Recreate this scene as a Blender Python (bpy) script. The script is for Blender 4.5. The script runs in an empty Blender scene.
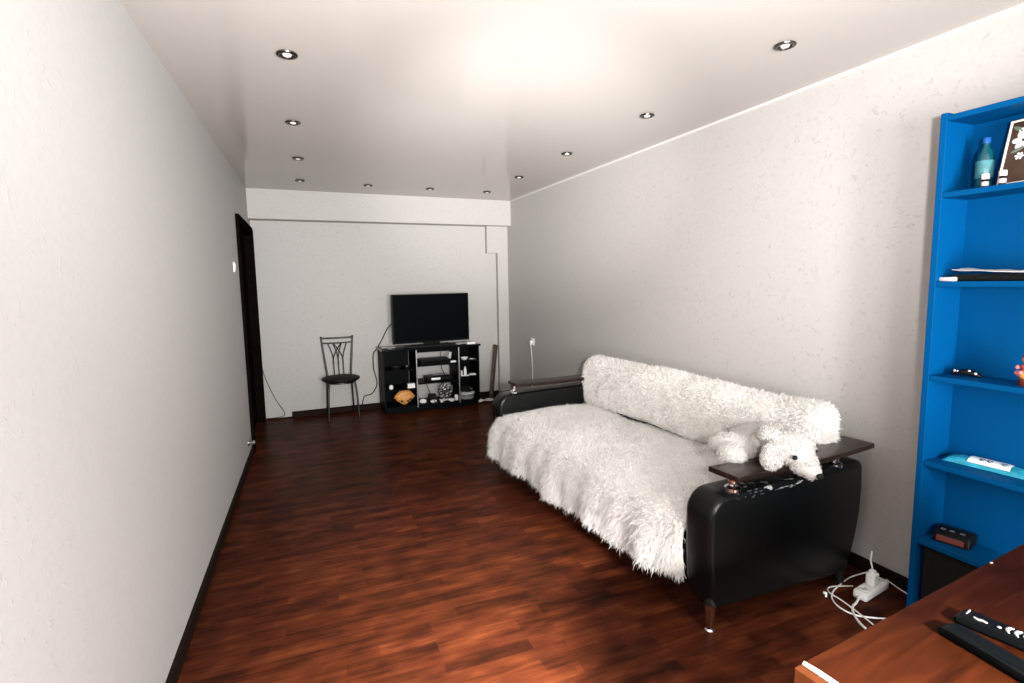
import bpy, bmesh, math, random
import numpy as np
from mathutils import Vector, Matrix, Euler
random.seed(7)
rng = np.random.default_rng(11)
SC = bpy.context.scene
COL = SC.collection

# ------------------------------------------------------------------ camera
F, YAW, PITCH, ROLL = 528.88, 0.3684, 0.1121, -0.0169
CAMX, CAMH = 0.5214, 1.491
def cam_axes():
    cy, sy, cp, sp = math.cos(YAW), math.sin(YAW), math.cos(PITCH), math.sin(PITCH)
    f = Vector((sy*cp, cy*cp, -sp)); r = Vector((cy, -sy, 0)); u = r.cross(f)
    cr, sr = math.cos(ROLL), math.sin(ROLL)
    return cr*r + sr*u, -sr*r + cr*u, f
r_, u_, f_ = cam_axes()
cd = bpy.data.cameras.new('camera'); cam = bpy.data.objects.new('camera', cd); COL.objects.link(cam)
cam.matrix_world = Matrix(((r_.x, u_.x, -f_.x, CAMX), (r_.y, u_.y, -f_.y, 0), (r_.z, u_.z, -f_.z, CAMH), (0, 0, 0, 1)))
cd.sensor_width = 36; cd.lens = F*36/1024; cd.clip_start = 0.02
SC.camera = cam

# ------------------------------------------------------------------ sky, daylight, exposure
w = bpy.data.worlds.new('sky'); SC.world = w; w.use_nodes = True
bg = w.node_tree.nodes['Background']; bg.inputs[0].default_value = (0.80, 0.90, 1.0, 1); bg.inputs[1].default_value = 1.2
def area(name, loc, target, sx, sy, power, col=(1, 1, 1)):
    l = bpy.data.lights.new(name, 'AREA'); l.shape = 'RECTANGLE'; l.size = sx; l.size_y = sy; l.energy = power; l.color = col
    o = bpy.data.objects.new(name, l); COL.objects.link(o); o.location = loc
    o.rotation_euler = (Vector(target)-Vector(loc)).to_track_quat('-Z', 'Y').to_euler()
    return o
area('window_daylight', (1.88, -1.62, 1.16), (0.6, 4.0, 1.26), 0.42, 1.5, 225, (1.0, 1.0, 1.0))
area('window_daylight_left', (1.20, -1.62, 1.02), (1.6, 4.0, 1.15), 1.15, 1.55, 165, (1.0, 1.0, 1.0))
sky_down = area('window_sky_light', (1.15, -1.55, 1.82), (1.22, 1.05, 0.0), 0.7, 0.2, 105, (1.0, 0.97, 0.93)); sky_down.data.spread = math.radians(34)
def spot(name, loc, target, power, size, blend, rad, col):
    l = bpy.data.lights.new(name, 'SPOT'); l.energy = power; l.spot_size = size; l.spot_blend = blend; l.shadow_soft_size = rad; l.color = col
    o = bpy.data.objects.new(name, l); COL.objects.link(o); o.location = loc
    o.rotation_euler = (Vector(target)-Vector(loc)).to_track_quat('-Z', 'Y').to_euler()
    return o
spot('ceiling_bounce_flash', (0.62, -0.05, 0.95), (2.20, 4.2, 2.5), 1290, math.radians(38), 1.0, 0.10, (1.0, 0.985, 0.965))
spot('added_ceiling_fill', (0.70, -0.30, 1.60), (1.5, 2.2, 2.5), 880, math.radians(100), 1.0, 0.08, (1.0, 0.985, 0.965))  # added wide fill that brightens the sofa throws, no separate source there
SC.view_settings.view_transform = 'Standard'; SC.view_settings.look = 'None'
SC.view_settings.gamma = 1.0; SC.view_settings.use_curve_mapping = False
SC.view_settings.exposure = 0.0

# ------------------------------------------------------------------ material helpers
def mat(name, col=(0.5, 0.5, 0.5), rough=0.5, metal=0.0, spec=0.5, noise=0.0, nscale=30, bump=0.0, bscale=200, coat=0.0, trans=0.0, ior=1.45, emis=None):
    m = bpy.data.materials.new(name); m.use_nodes = True
    nt = m.node_tree; b = nt.nodes['Principled BSDF']
    b.inputs['Base Color'].default_value = (*col, 1); b.inputs['Roughness'].default_value = rough
    b.inputs['Metallic'].default_value = metal; b.inputs['Specular IOR Level'].default_value = spec
    b.inputs['Coat Weight'].default_value = coat; b.inputs['Coat Roughness'].default_value = 0.08
    b.inputs['Transmission Weight'].default_value = trans; b.inputs['IOR'].default_value = ior
    tc = nt.nodes.new('ShaderNodeTexCoord')
    nz = nt.nodes.new('ShaderNodeTexNoise'); nz.inputs['Scale'].default_value = nscale; nz.inputs['Detail'].default_value = 4
    nt.links.new(tc.outputs['Object'], nz.inputs['Vector'])
    if noise > 0:
        mx = nt.nodes.new('ShaderNodeMix'); mx.data_type = 'RGBA'
        mx.inputs[6].default_value = (*[c*(1-noise) for c in col], 1); mx.inputs[7].default_value = (*[min(1, c*(1+noise)) for c in col], 1)
        nt.links.new(nz.outputs['Fac'], mx.inputs[0]); nt.links.new(mx.outputs[2], b.inputs['Base Color'])
    if bump > 0:
        n2 = nt.nodes.new('ShaderNodeTexNoise'); n2.inputs['Scale'].default_value = bscale; n2.inputs['Detail'].default_value = 3
        nt.links.new(tc.outputs['Object'], n2.inputs['Vector'])
        bp = nt.nodes.new('ShaderNodeBump'); bp.inputs['Strength'].default_value = bump; bp.inputs['Distance'].default_value = 0.004
        nt.links.new(n2.outputs['Fac'], bp.inputs['Height']); nt.links.new(bp.outputs['Normal'], b.inputs['Normal'])
    return m
def N(nt, t, **k):
    n = nt.nodes.new(t)
    for a, v in k.items(): setattr(n, a, v)
    return n
def ramp(nt, stops, interp='LINEAR'):
    r = nt.nodes.new('ShaderNodeValToRGB'); r.color_ramp.interpolation = interp
    e = r.color_ramp.elements
    while len(e) < len(stops): e.new(0.5)
    for i, (p, c) in enumerate(stops):
        e[i].position = p; e[i].color = (*c, 1) if len(c) == 3 else c
    return r
def math_n(nt, op, a, b=None):
    m = N(nt, 'ShaderNodeMath', operation=op)
    for i, x in enumerate((a, b)):
        if x is None: continue
        if isinstance(x, (int, float)): m.inputs[i].default_value = x
        else: nt.links.new(x, m.inputs[i])
    return m.outputs[0]

def wallpaper(name, base, fleck, amount, scale=1.0):
    m = bpy.data.materials.new(name); m.use_nodes = True; nt = m.node_tree; b = nt.nodes['Principled BSDF']
    b.inputs['Roughness'].default_value = 0.62; b.inputs['Specular IOR Level'].default_value = 0.3
    tc = N(nt, 'ShaderNodeTexCoord')
    n1 = N(nt, 'ShaderNodeTexNoise'); n1.inputs['Scale'].default_value = 11*scale; n1.inputs['Detail'].default_value = 2.5; n1.inputs['Distortion'].default_value = 1.6
    nt.links.new(tc.outputs['Object'], n1.inputs['Vector'])
    band = ramp(nt, [(0.0, (0, 0, 0)), (0.475, (0, 0, 0)), (0.5, (1, 1, 1)), (0.525, (0, 0, 0)), (1, (0, 0, 0))])
    nt.links.new(n1.outputs['Fac'], band.inputs[0])
    n2 = N(nt, 'ShaderNodeTexNoise'); n2.inputs['Scale'].default_value = 30*scale; n2.inputs['Detail'].default_value = 1
    nt.links.new(tc.outputs['Object'], n2.inputs['Vector'])
    msk = ramp(nt, [(0.52, (0, 0, 0)), (0.60, (1, 1, 1))]); nt.links.new(n2.outputs['Fac'], msk.inputs[0])
    fl = math_n(nt, 'MULTIPLY', band.outputs[0], msk.outputs[0])
    n4 = N(nt, 'ShaderNodeTexNoise'); n4.inputs['Scale'].default_value = 1.3; nt.links.new(tc.outputs['Object'], n4.inputs['Vector'])
    big = ramp(nt, [(0.35, (0.45, 0.45, 0.45)), (0.65, (1, 1, 1))]); nt.links.new(n4.outputs['Fac'], big.inputs[0])
    fl = math_n(nt, 'MULTIPLY', fl, big.outputs[0])
    fa = math_n(nt, 'MULTIPLY', fl, amount)
    n3 = N(nt, 'ShaderNodeTexNoise'); n3.inputs['Scale'].default_value = 45; n3.inputs['Detail'].default_value = 6
    nt.links.new(tc.outputs['Object'], n3.inputs['Vector'])
    mx0 = N(nt, 'ShaderNodeMix', data_type='RGBA'); nt.links.new(n3.outputs['Fac'], mx0.inputs[0])
    mx0.inputs[6].default_value = (*[c*0.93 for c in base], 1); mx0.inputs[7].default_value = (*[c*1.05 for c in base], 1)
    mx = N(nt, 'ShaderNodeMix', data_type='RGBA'); nt.links.new(fa, mx.inputs[0])
    nt.links.new(mx0.outputs[2], mx.inputs[6]); mx.inputs[7].default_value = (*fleck, 1)
    nt.links.new(mx.outputs[2], b.inputs['Base Color'])
    h = math_n(nt, 'ADD', math_n(nt, 'MULTIPLY', n3.outputs['Fac'], 0.5), fl)
    bp = N(nt, 'ShaderNodeBump'); bp.inputs['Strength'].default_value = 0.35; bp.inputs['Distance'].default_value = 0.003
    nt.links.new(h, bp.inputs['Height']); nt.links.new(bp.outputs['Normal'], b.inputs['Normal'])
    return m

def laminate():
    m = bpy.data.materials.new('laminate_floor'); m.use_nodes = True; nt = m.node_tree; b = nt.nodes['Principled BSDF']
    tc = N(nt, 'ShaderNodeTexCoord')
    br = N(nt, 'ShaderNodeTexBrick'); br.offset = 0.37; br.offset_frequency = 2; br.squash = 1
    br.inputs['Scale'].default_value = 1.0; br.inputs['Brick Width'].default_value = 0.36; br.inputs['Row Height'].default_value = 0.066
    br.inputs['Mortar Size'].default_value = 0.0006; br.inputs['Color1'].default_value = (0, 0, 0, 1); br.inputs['Color2'].default_value = (1, 1, 1, 1)
    br.inputs['Mortar'].default_value = (0.1, 0.1, 0.1, 1)
    nt.links.new(tc.outputs['Object'], br.inputs['Vector'])
    mp = N(nt, 'ShaderNodeMapping'); mp.inputs['Scale'].default_value = (2.6, 26, 1); nt.links.new(tc.outputs['Object'], mp.inputs['Vector'])
    gr = N(nt, 'ShaderNodeTexNoise'); gr.inputs['Scale'].default_value = 1.6; gr.inputs['Detail'].default_value = 6; gr.inputs['Distortion'].default_value = 0.6
    nt.links.new(mp.outputs[0], gr.inputs['Vector'])
    mp2 = N(nt, 'ShaderNodeMapping'); mp2.inputs['Scale'].default_value = (4.5, 10, 1); nt.links.new(tc.outputs['Object'], mp2.inputs['Vector'])
    bl = N(nt, 'ShaderNodeTexNoise'); bl.inputs['Scale'].default_value = 1.3; bl.inputs['Detail'].default_value = 3; nt.links.new(mp2.outputs[0], bl.inputs['Vector'])
    v = math_n(nt, 'ADD', math_n(nt, 'MULTIPLY', br.outputs['Color'], 0.20), math_n(nt, 'MULTIPLY', gr.outputs['Fac'], 0.50))
    v = math_n(nt, 'ADD', v, math_n(nt, 'MULTIPLY', bl.outputs['Fac'], 0.66))
    rp = ramp(nt, [(0.38, (0.012, 0.0044, 0.0028)), (0.56, (0.030, 0.0082, 0.0040)), (0.74, (0.060, 0.0145, 0.0060)), (1.0, (0.120, 0.0320, 0.0110))])
    nt.links.new(v, rp.inputs[0]); nt.links.new(rp.outputs[0], b.inputs['Base Color'])
    b.inputs['Roughness'].default_value = 0.32; b.inputs['Specular IOR Level'].default_value = 0.018
    bp = N(nt, 'ShaderNodeBump'); bp.inputs['Strength'].default_value = 0.08; bp.inputs['Distance'].default_value = 0.001
    nt.links.new(gr.outputs['Fac'], bp.inputs['Height']); nt.links.new(bp.outputs['Normal'], b.inputs['Normal'])
    return m

def wood(name, c0, c1, rough=0.35, spec=0.4, scale=(1.5, 18, 6)):
    m = bpy.data.materials.new(name); m.use_nodes = True; nt = m.node_tree; b = nt.nodes['Principled BSDF']
    tc = N(nt, 'ShaderNodeTexCoord'); mp = N(nt, 'ShaderNodeMapping'); mp.inputs['Scale'].default_value = scale
    nt.links.new(tc.outputs['Object'], mp.inputs['Vector'])
    n = N(nt, 'ShaderNodeTexNoise'); n.inputs['Scale'].default_value = 2; n.inputs['Detail'].default_value = 6; n.inputs['Distortion'].default_value = 0.8
    nt.links.new(mp.outputs[0], n.inputs['Vector'])
    rp = ramp(nt, [(0.3, c0), (0.7, c1)]); nt.links.new(n.outputs['Fac'], rp.inputs[0]); nt.links.new(rp.outputs[0], b.inputs['Base Color'])
    b.inputs['Roughness'].default_value = rough; b.inputs['Specular IOR Level'].default_value = spec
    return m

def leather():
    m = mat('black_leather', (0.004, 0.0045, 0.0045), 0.24, spec=0.24, bump=0.25, bscale=260)
    nt = m.node_tree; b = nt.nodes['Principled BSDF']
    # scuffs worn through along the top seam (z of the sofa end near 0.58)
    tc = N(nt, 'ShaderNodeTexCoord'); sp = N(nt, 'ShaderNodeSeparateXYZ'); nt.links.new(tc.outputs['Object'], sp.inputs[0])
    d = math_n(nt, 'ABSOLUTE', math_n(nt, 'SUBTRACT', sp.outputs['Z'], 0.585))
    near = ramp(nt, [(0.0, (1, 1, 1)), (0.022, (0, 0, 0))]); nt.links.new(d, near.inputs[0])
    mp = N(nt, 'ShaderNodeMapping'); mp.inputs['Scale'].default_value = (14, 30, 60); nt.links.new(tc.outputs['Object'], mp.inputs['Vector'])
    nz = N(nt, 'ShaderNodeTexNoise'); nz.inputs['Scale'].default_value = 1.6; nz.inputs['Detail'].default_value = 5; nt.links.new(mp.outputs[0], nz.inputs['Vector'])
    k = ramp(nt, [(0.56, (0, 0, 0)), (0.62, (1, 1, 1))]); nt.links.new(nz.outputs['Fac'], k.inputs[0])
    rng_x = ramp(nt, [(0.12, (0, 0, 0)), (0.2, (1, 1, 1)), (0.50, (1, 1, 1)), (0.60, (0, 0, 0))]); nt.links.new(sp.outputs['X'], rng_x.inputs[0])
    f = math_n(nt, 'MULTIPLY', math_n(nt, 'MULTIPLY', near.outputs[0], k.outputs[0]), rng_x.outputs[0])
    mx = N(nt, 'ShaderNodeMix', data_type='RGBA'); nt.links.new(f, mx.inputs[0])
    mx.inputs[6].default_value = (0.004, 0.0045, 0.0045, 1); mx.inputs[7].default_value = (0.50, 0.49, 0.47, 1)
    nt.links.new(mx.outputs[2], b.inputs['Base Color'])
    return m

def furmat(name, col, tr):
    m = bpy.data.materials.new(name); m.use_nodes = True; nt = m.node_tree; nt.nodes.remove(nt.nodes['Principled BSDF'])
    tc = N(nt, 'ShaderNodeTexCoord'); nz = N(nt, 'ShaderNodeTexNoise'); nz.inputs['Scale'].default_value = 10; nt.links.new(tc.outputs['Object'], nz.inputs['Vector'])
    r = ramp(nt, [(0.35, tuple(c*.95 for c in col)), (0.65, col)]); nt.links.new(nz.outputs['Fac'], r.inputs[0])
    d = N(nt, 'ShaderNodeBsdfDiffuse'); t = N(nt, 'ShaderNodeBsdfTranslucent'); mx = N(nt, 'ShaderNodeMixShader'); mx.inputs[0].default_value = tr
    nt.links.new(r.outputs[0], d.inputs[0]); nt.links.new(r.outputs[0], t.inputs[0])
    nt.links.new(d.outputs[0], mx.inputs[1]); nt.links.new(t.outputs[0], mx.inputs[2]); nt.links.new(mx.outputs[0], nt.nodes['Material Output'].inputs[0])
    return m
def spotted():
    m = mat('spotted_grey_cloth', (0.05, 0.05, 0.05), 0.75, spec=0.2); nt = m.node_tree; b = nt.nodes['Principled BSDF']
    tc = N(nt, 'ShaderNodeTexCoord'); v = N(nt, 'ShaderNodeTexVoronoi'); v.inputs['Scale'].default_value = 42
    nt.links.new(tc.outputs['Object'], v.inputs['Vector'])
    r = ramp(nt, [(0.38, (0.50, 0.50, 0.49)), (0.50, (0.035, 0.035, 0.035))]); nt.links.new(v.outputs['Distance'], r.inputs[0]); nt.links.new(r.outputs[0], b.inputs['Base Color'])
    return m
M = {}
M['wall_flecked'] = wallpaper('wallpaper_flecked', (0.425, 0.408, 0.39), (0.19, 0.178, 0.165), 0.36)
M['wall_plain'] = wallpaper('wallpaper_plain', (0.415, 0.407, 0.397), (0.40, 0.38, 0.365), 0.3, 1.4)
M['ceiling'] = mat('satin_stretch_ceiling', (0.425, 0.393, 0.366), 0.12, spec=0.17)
M['floor'] = laminate()
M['baseboard'] = wood('dark_baseboard', (0.008, 0.0045, 0.003), (0.014, 0.008, 0.005), 0.6, 0.05)
M['door'] = wood('black_brown_door', (0.003, 0.0025, 0.002), (0.006, 0.004, 0.003), 0.8, 0.0)
M['unseen_wall_dark'] = mat('brown_unseen_wall', (0.10, 0.075, 0.06), 0.8)  # unseen wall behind the camera, coloured dark to cut bounced light
M['moulding'] = mat('white_moulding', (0.62, 0.60, 0.58), 0.5)
M['white_plastic'] = mat('white_plastic', (0.78, 0.78, 0.76), 0.35)
M['white_cable'] = mat('white_cable', (0.72, 0.71, 0.69), 0.4)
M['black_plastic'] = mat('black_plastic', (0.006, 0.0065, 0.007), 0.4, spec=0.15)
M['matte_black'] = mat('matte_black', (0.008, 0.008, 0.008), 0.7, spec=0.2)
M['screen'] = mat('dark_screen', (0.002, 0.0025, 0.003), 0.35, spec=0.03)
M['black_gloss'] = mat('black_glossy_laminate', (0.004, 0.0045, 0.005), 0.12, spec=0.3)
M['black_board'] = mat('black_laminate', (0.003, 0.0035, 0.004), 0.45, spec=0.04)
M['chrome'] = mat('chrome', (0.82, 0.82, 0.82), 0.12, metal=1.0)
M['steel'] = mat('brushed_steel', (0.50, 0.49, 0.48), 0.32, metal=1.0)
M['dark_metal'] = mat('dark_chair_metal', (0.055, 0.053, 0.052), 0.4, metal=1.0)
M['dark_chrome'] = mat('dark_chrome_ring', (0.10, 0.09, 0.085), 0.22, metal=1.0)
M['bulb'] = mat('frosted_bulb', (0.72, 0.70, 0.67), 0.25)
M['leather'] = leather()
M['leather_far'] = mat('black_leather_plain', (0.004, 0.0045, 0.0045), 0.24, spec=0.24, bump=0.25, bscale=260)
M['seat_vinyl'] = mat('black_seat_vinyl', (0.006, 0.006, 0.0065), 0.55, spec=0.12, bump=0.2, bscale=200)
M['armwood'] = wood('dark_arm_wood', (0.008, 0.0045, 0.004), (0.022, 0.011, 0.008), 0.25, 0.35, (3, 24, 10))
M['fur'] = furmat('white_fur', (0.97, 0.955, 0.938), 0.5)
M['plush'] = furmat('white_plush', (0.70, 0.675, 0.65), 0.35)
M['fur_back'] = furmat('white_curly_fur', (0.975, 0.952, 0.926), 0.45)
M['blue'] = mat('blue_painted_board', (0.0001, 0.058, 0.178), 0.42, spec=0.06, noise=0.06, nscale=5)
M['desk'] = wood('red_brown_desk_wood', (0.012, 0.0026, 0.0010), (0.034, 0.0075, 0.0020), 0.40, 0.03, (2.0, 14, 6))
M['desk_edge'] = wood('orange_desk_edge', (0.048, 0.0115, 0.003), (0.068, 0.0175, 0.0045), 0.45, 0.15)
M['paper'] = mat('white_paper', (0.74, 0.73, 0.71), 0.7, spec=0.2)
M['worn'] = mat('worn_pale_edge', (0.36, 0.30, 0.25), 0.6, noise=0.3, nscale=60)
M['remote_black'] = mat('remote_black', (0.0025, 0.003, 0.0032), 0.4, spec=0.06)
M['button_white'] = mat('white_button_rubber', (0.33, 0.33, 0.32), 0.6)
M['grey_paper'] = mat('grey_newsprint', (0.50, 0.49, 0.475), 0.75, spec=0.2, noise=0.25, nscale=40)
M['gold'] = mat('gold_wrap', (0.60, 0.27, 0.065), 0.5, noise=0.5, nscale=22, bump=0.5, bscale=50)
M['brown'] = mat('dark_brown', (0.06, 0.028, 0.015), 0.5)
M['teal'] = mat('teal_bottle_plastic', (0.002, 0.05, 0.065), 0.15, spec=0.5, coat=0.3)
M['label'] = mat('pale_teal_label', (0.05, 0.17, 0.19), 0.4, noise=0.6, nscale=55)
M['blue_cap'] = mat('blue_cap', (0.004, 0.07, 0.26), 0.35)
M['cream'] = mat('cream_card', (0.68, 0.62, 0.53), 0.5)
M['pic_dark'] = mat('dark_picture_ground', (0.045, 0.022, 0.014), 0.35, noise=0.8, nscale=18)
M['petal'] = mat('white_petal_paint', (0.75, 0.75, 0.70), 0.5)
M['leaf'] = mat('grey_green_leaf_paint', (0.12, 0.15, 0.11), 0.5)
M['pearl'] = mat('pearl_bead', (0.85, 0.84, 0.80), 0.2)
M['wood_red'] = mat('red_orange_wood', (0.45, 0.075, 0.02), 0.3, coat=0.4)
M['wood_orange'] = mat('orange_wood', (0.72, 0.25, 0.06), 0.3, coat=0.4)
M['wood_dark'] = mat('dark_red_wood', (0.12, 0.02, 0.012), 0.3, coat=0.4)
M['pink'] = mat('pink_bead', (0.62, 0.16, 0.17), 0.3)
M['cyan'] = mat('cyan_film', (0.02, 0.28, 0.40), 0.22, noise=0.8, nscale=22, bump=0.5, bscale=30)
M['white_film'] = mat('white_film', (0.74, 0.79, 0.80), 0.25)
M['navy_ink'] = mat('navy_ink', (0.03, 0.06, 0.12), 0.5)
M['radio_red'] = mat('dull_red_face', (0.12, 0.014, 0.008), 0.4)
M['mesh_grey'] = spotted()
M['glass_tub'] = mat('clear_plastic_tub', (0.50, 0.51, 0.51), 0.15, trans=0.5)
M['stick'] = wood('worn_brown_board', (0.05, 0.036, 0.028), (0.09, 0.065, 0.05), 0.55, 0.25, (20, 20, 2))

# ------------------------------------------------------------------ geometry helpers
def obj(name, bm, m, parent=None, smooth=False, kind=None, loc=None, rot=None, label=None):
    bmesh.ops.recalc_face_normals(bm, faces=bm.faces)
    me = bpy.data.meshes.new(name); bm.to_mesh(me); bm.free()
    if smooth:
        for p in me.polygons: p.use_smooth = True
        try: me.set_sharp_from_angle(angle=math.radians(40))
        except Exception: pass
    me.materials.append(M[m] if isinstance(m, str) else m)
    o = bpy.data.objects.new(name, me); COL.objects.link(o)
    if parent is not None: o.parent = parent
    if kind: o['kind'] = kind
    if loc: o.location = loc
    if rot: o.rotation_euler = rot
    if label: o['label'] = label
    return o
def thing(name, label, cat, loc=(0, 0, 0), rz=0.0, group=None):
    o = bpy.data.objects.new(name, None); COL.objects.link(o); o.empty_display_size = 0.1
    o.location = loc; o.rotation_euler = (0, 0, rz); return tag(o, label, cat, group)
def tag(o, label, cat, group=None):
    o['label'] = label; o['category'] = cat
    if group: o['group'] = group
    return o
def dup(root, loc, label=None, rz=None):
    r = root.copy(); COL.objects.link(r); r.location = loc
    if label: r['label'] = label
    if rz is not None: r.rotation_euler = (0, 0, rz)
    for ch in list(root.children):
        c = ch.copy(); COL.objects.link(c); c.parent = r
        for g in ch.children:
            d = g.copy(); COL.objects.link(d); d.parent = c
    return r
def box(bm, c, s, bev=0.0, rot=None, seg=2):
    """add a (bevelled) box with centre c and size s"""
    t = bmesh.new(); bmesh.ops.create_cube(t, size=1.0)
    bmesh.ops.scale(t, vec=s, verts=t.verts)
    if bev > 0: bmesh.ops.bevel(t, geom=t.edges[:], offset=bev, segments=seg, profile=0.5, affect='EDGES')
    if rot is not None: bmesh.ops.rotate(t, cent=(0, 0, 0), matrix=Euler(rot).to_matrix(), verts=t.verts)
    bmesh.ops.translate(t, vec=c, verts=t.verts)
    me = bpy.data.meshes.new('tmp'); t.to_mesh(me); t.free(); bm.from_mesh(me); bpy.data.meshes.remove(me)
    return bm
def B(c, s, bev=0.0, rot=None, seg=2): return box(bmesh.new(), c, s, bev, rot, seg)
def catmull(pts, n=8):
    P = [Vector(p) for p in pts]; out = []
    for i in range(len(P)-1):
        p0 = P[max(i-1, 0)]; p1 = P[i]; p2 = P[i+1]; p3 = P[min(i+2, len(P)-1)]
        for k in range(n):
            t = k/n
            out.append(0.5*((2*p1)+(-p0+p2)*t+(2*p0-5*p1+4*p2-p3)*t*t+(-p0+3*p1-3*p2+p3)*t**3))
    out.append(P[-1]); return out
def tube(bm, pts, r, sides=8, smooth=0, caps=True):
    """tube along pts; r is a radius or one radius per point"""
    P = catmull(pts, smooth) if smooth else [Vector(p) for p in pts]
    n = len(P)
    if isinstance(r, (list, tuple)):
        rr = [r[min(int(i/(max(n-1, 1))*(len(r)-1)), len(r)-2)]*(1-(i/(n-1)*(len(r)-1)-min(int(i/(n-1)*(len(r)-1)), len(r)-2))) + r[min(int(i/(n-1)*(len(r)-1)), len(r)-2)+1]*(i/(n-1)*(len(r)-1)-min(int(i/(n-1)*(len(r)-1)), len(r)-2)) for i in range(n)]
    else: rr = [r]*n
    rings = []; up = None
    for i, p in enumerate(P):
        d = (P[min(i+1, n-1)]-P[max(i-1, 0)])
        if d.length < 1e-9: d = Vector((0, 0, 1))
        d.normalize()
        if up is None:
            up = Vector((0, 0, 1)) if abs(d.z) < 0.9 else Vector((1, 0, 0))
        a = (up - d*up.dot(d))
        if a.length < 1e-6: a = Vector((1, 0, 0)) - d*d.x
        a.normalize(); up = a; b = d.cross(a)
        rings.append([bm.verts.new(p + (a*math.cos(2*math.pi*k/sides)+b*math.sin(2*math.pi*k/sides))*rr[i]) for k in range(sides)])
    for i in range(n-1):
        for k in range(sides):
            bm.faces.new((rings[i][k], rings[i][(k+1) % sides], rings[i+1][(k+1) % sides], rings[i+1][k]))
    if caps:
        bm.faces.new(rings[0][::-1]); bm.faces.new(rings[-1])
    return bm
def T(pts, r, sides=8, smooth=0): return tube(bmesh.new(), pts, r, sides, smooth)
def lathe(bm, prof, c=(0, 0, 0), sides=24, rot=None):
    """revolve (radius, z) points about z; radius 0 closes to a point"""
    t = bmesh.new(); rings = []
    for (r, z) in prof:
        if r < 1e-6: rings.append([t.verts.new((0, 0, z))])
        else: rings.append([t.verts.new((r*math.cos(2*math.pi*k/sides), r*math.sin(2*math.pi*k/sides), z)) for k in range(sides)])
    for a, b in zip(rings, rings[1:]):
        for k in range(sides):
            q = (k+1) % sides
            if len(a) == 1 and len(b) == 1: continue
            if len(a) == 1: t.faces.new((a[0], b[q], b[k]))
            elif len(b) == 1: t.faces.new((a[k], a[q], b[0]))
            else: t.faces.new((a[k], a[q], b[q], b[k]))
    if rot is not None: bmesh.ops.rotate(t, cent=(0, 0, 0), matrix=Euler(rot).to_matrix(), verts=t.verts)
    bmesh.ops.translate(t, vec=c, verts=t.verts)
    me = bpy.data.meshes.new('tmp'); t.to_mesh(me); t.free(); bm.from_mesh(me); bpy.data.meshes.remove(me)
    return bm
def L(prof, c=(0, 0, 0), sides=24, rot=None): return lathe(bmesh.new(), prof, c, sides, rot)
def prism(bm, outline, axis, a, b, bev=0.0, seg=3):
    """extrude a closed 2D outline along axis ('x','y','z') from a to b; outline is the two other coordinates in order"""
    t = bmesh.new()
    def P(u, v, k):
        return {'x': (k, u, v), 'y': (u, k, v), 'z': (u, v, k)}[axis]
    A = [t.verts.new(P(u, v, a)) for u, v in outline]; Bv = [t.verts.new(P(u, v, b)) for u, v in outline]
    n = len(outline)
    f1 = t.faces.new(A); f2 = t.faces.new(Bv[::-1])
    for i in range(n): t.faces.new((A[i], Bv[i], Bv[(i+1) % n], A[(i+1) % n]))
    if bev > 0:
        es = list({e for f in (f1, f2) for e in f.edges})
        bmesh.ops.recalc_face_normals(t, faces=t.faces)
        bmesh.ops.bevel(t, geom=es, offset=bev, segments=seg, profile=0.5, affect='EDGES')
    me = bpy.data.meshes.new('tmp'); t.to_mesh(me); t.free(); bm.from_mesh(me); bpy.data.meshes.remove(me)
    return bm
def ell(bm, c, s, sub=3, rot=None):
    t = bmesh.new(); bmesh.ops.create_icosphere(t, subdivisions=sub, radius=1.0); bmesh.ops.scale(t, vec=s, verts=t.verts)
    if rot is not None: bmesh.ops.rotate(t, cent=(0, 0, 0), matrix=Euler(rot).to_matrix(), verts=t.verts)
    bmesh.ops.translate(t, vec=c, verts=t.verts)
    me = bpy.data.meshes.new('tmp'); t.to_mesh(me); t.free(); bm.from_mesh(me); bpy.data.meshes.remove(me)
    return bm

# ------------------------------------------------------------------ the room
H, D0, SL = 2.5, 6.394, 0.04014           # ceiling height, back wall at x = 0 and its slant
def wl(y): return 0.0088*(y-6)             # left wall
def wr(y): return 2.98-0.0269*(y-6)        # right wall
def wb(x): return D0+SL*x                  # back wall
Y0 = -1.5
def struct(name, bm, m, parent=None):
    return obj(name, bm, m, parent, kind='structure')
def quadbox(bm, foot, z0, z1):
    A = [bm.verts.new((x, y, z0)) for x, y in foot]; Bv = [bm.verts.new((x, y, z1)) for x, y in foot]
    n = len(foot); bm.faces.new(A[::-1]); bm.faces.new(Bv)
    for i in range(n): bm.faces.new((A[i], A[(i+1) % n], Bv[(i+1) % n], Bv[i]))
    return bm
struct('floor', B((1.5, 2.1, -0.05), (4.2, 9.8, 0.1)), 'floor')
struct('ceiling', B((1.5, 2.1, H+0.05), (4.2, 9.8, 0.1)), 'ceiling')
DY0, DY1, DZ = 5.20, 6.33, 2.07            # door opening in the left wall
bm = bmesh.new()
quadbox(bm, [(wl(Y0)-.15, Y0), (wl(Y0), Y0), (wl(DY0), DY0), (wl(DY0)-.15, DY0)], 0, H)
quadbox(bm, [(wl(DY1)-.15, DY1), (wl(DY1), DY1), (wl(6.7), 6.7), (wl(6.7)-.15, 6.7)], 0, H)
quadbox(bm, [(wl(DY0)-.15, DY0), (wl(DY0), DY0), (wl(DY1), DY1), (wl(DY1)-.15, DY1)], DZ, H)
struct('wall_left', bm, 'wall_plain')
struct('wall_right', quadbox(bmesh.new(), [(wr(Y0), Y0), (wr(Y0)+.15, Y0), (wr(6.7)+.15, 6.7), (wr(6.7), 6.7)], 0, H), 'wall_flecked')
struct('wall_back', quadbox(bmesh.new(), [(-.1, wb(-.1)), (3.1, wb(3.1)), (3.1, wb(3.1)+.15), (-.1, wb(-.1)+.15)], 0, H), 'wall_flecked')
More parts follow.
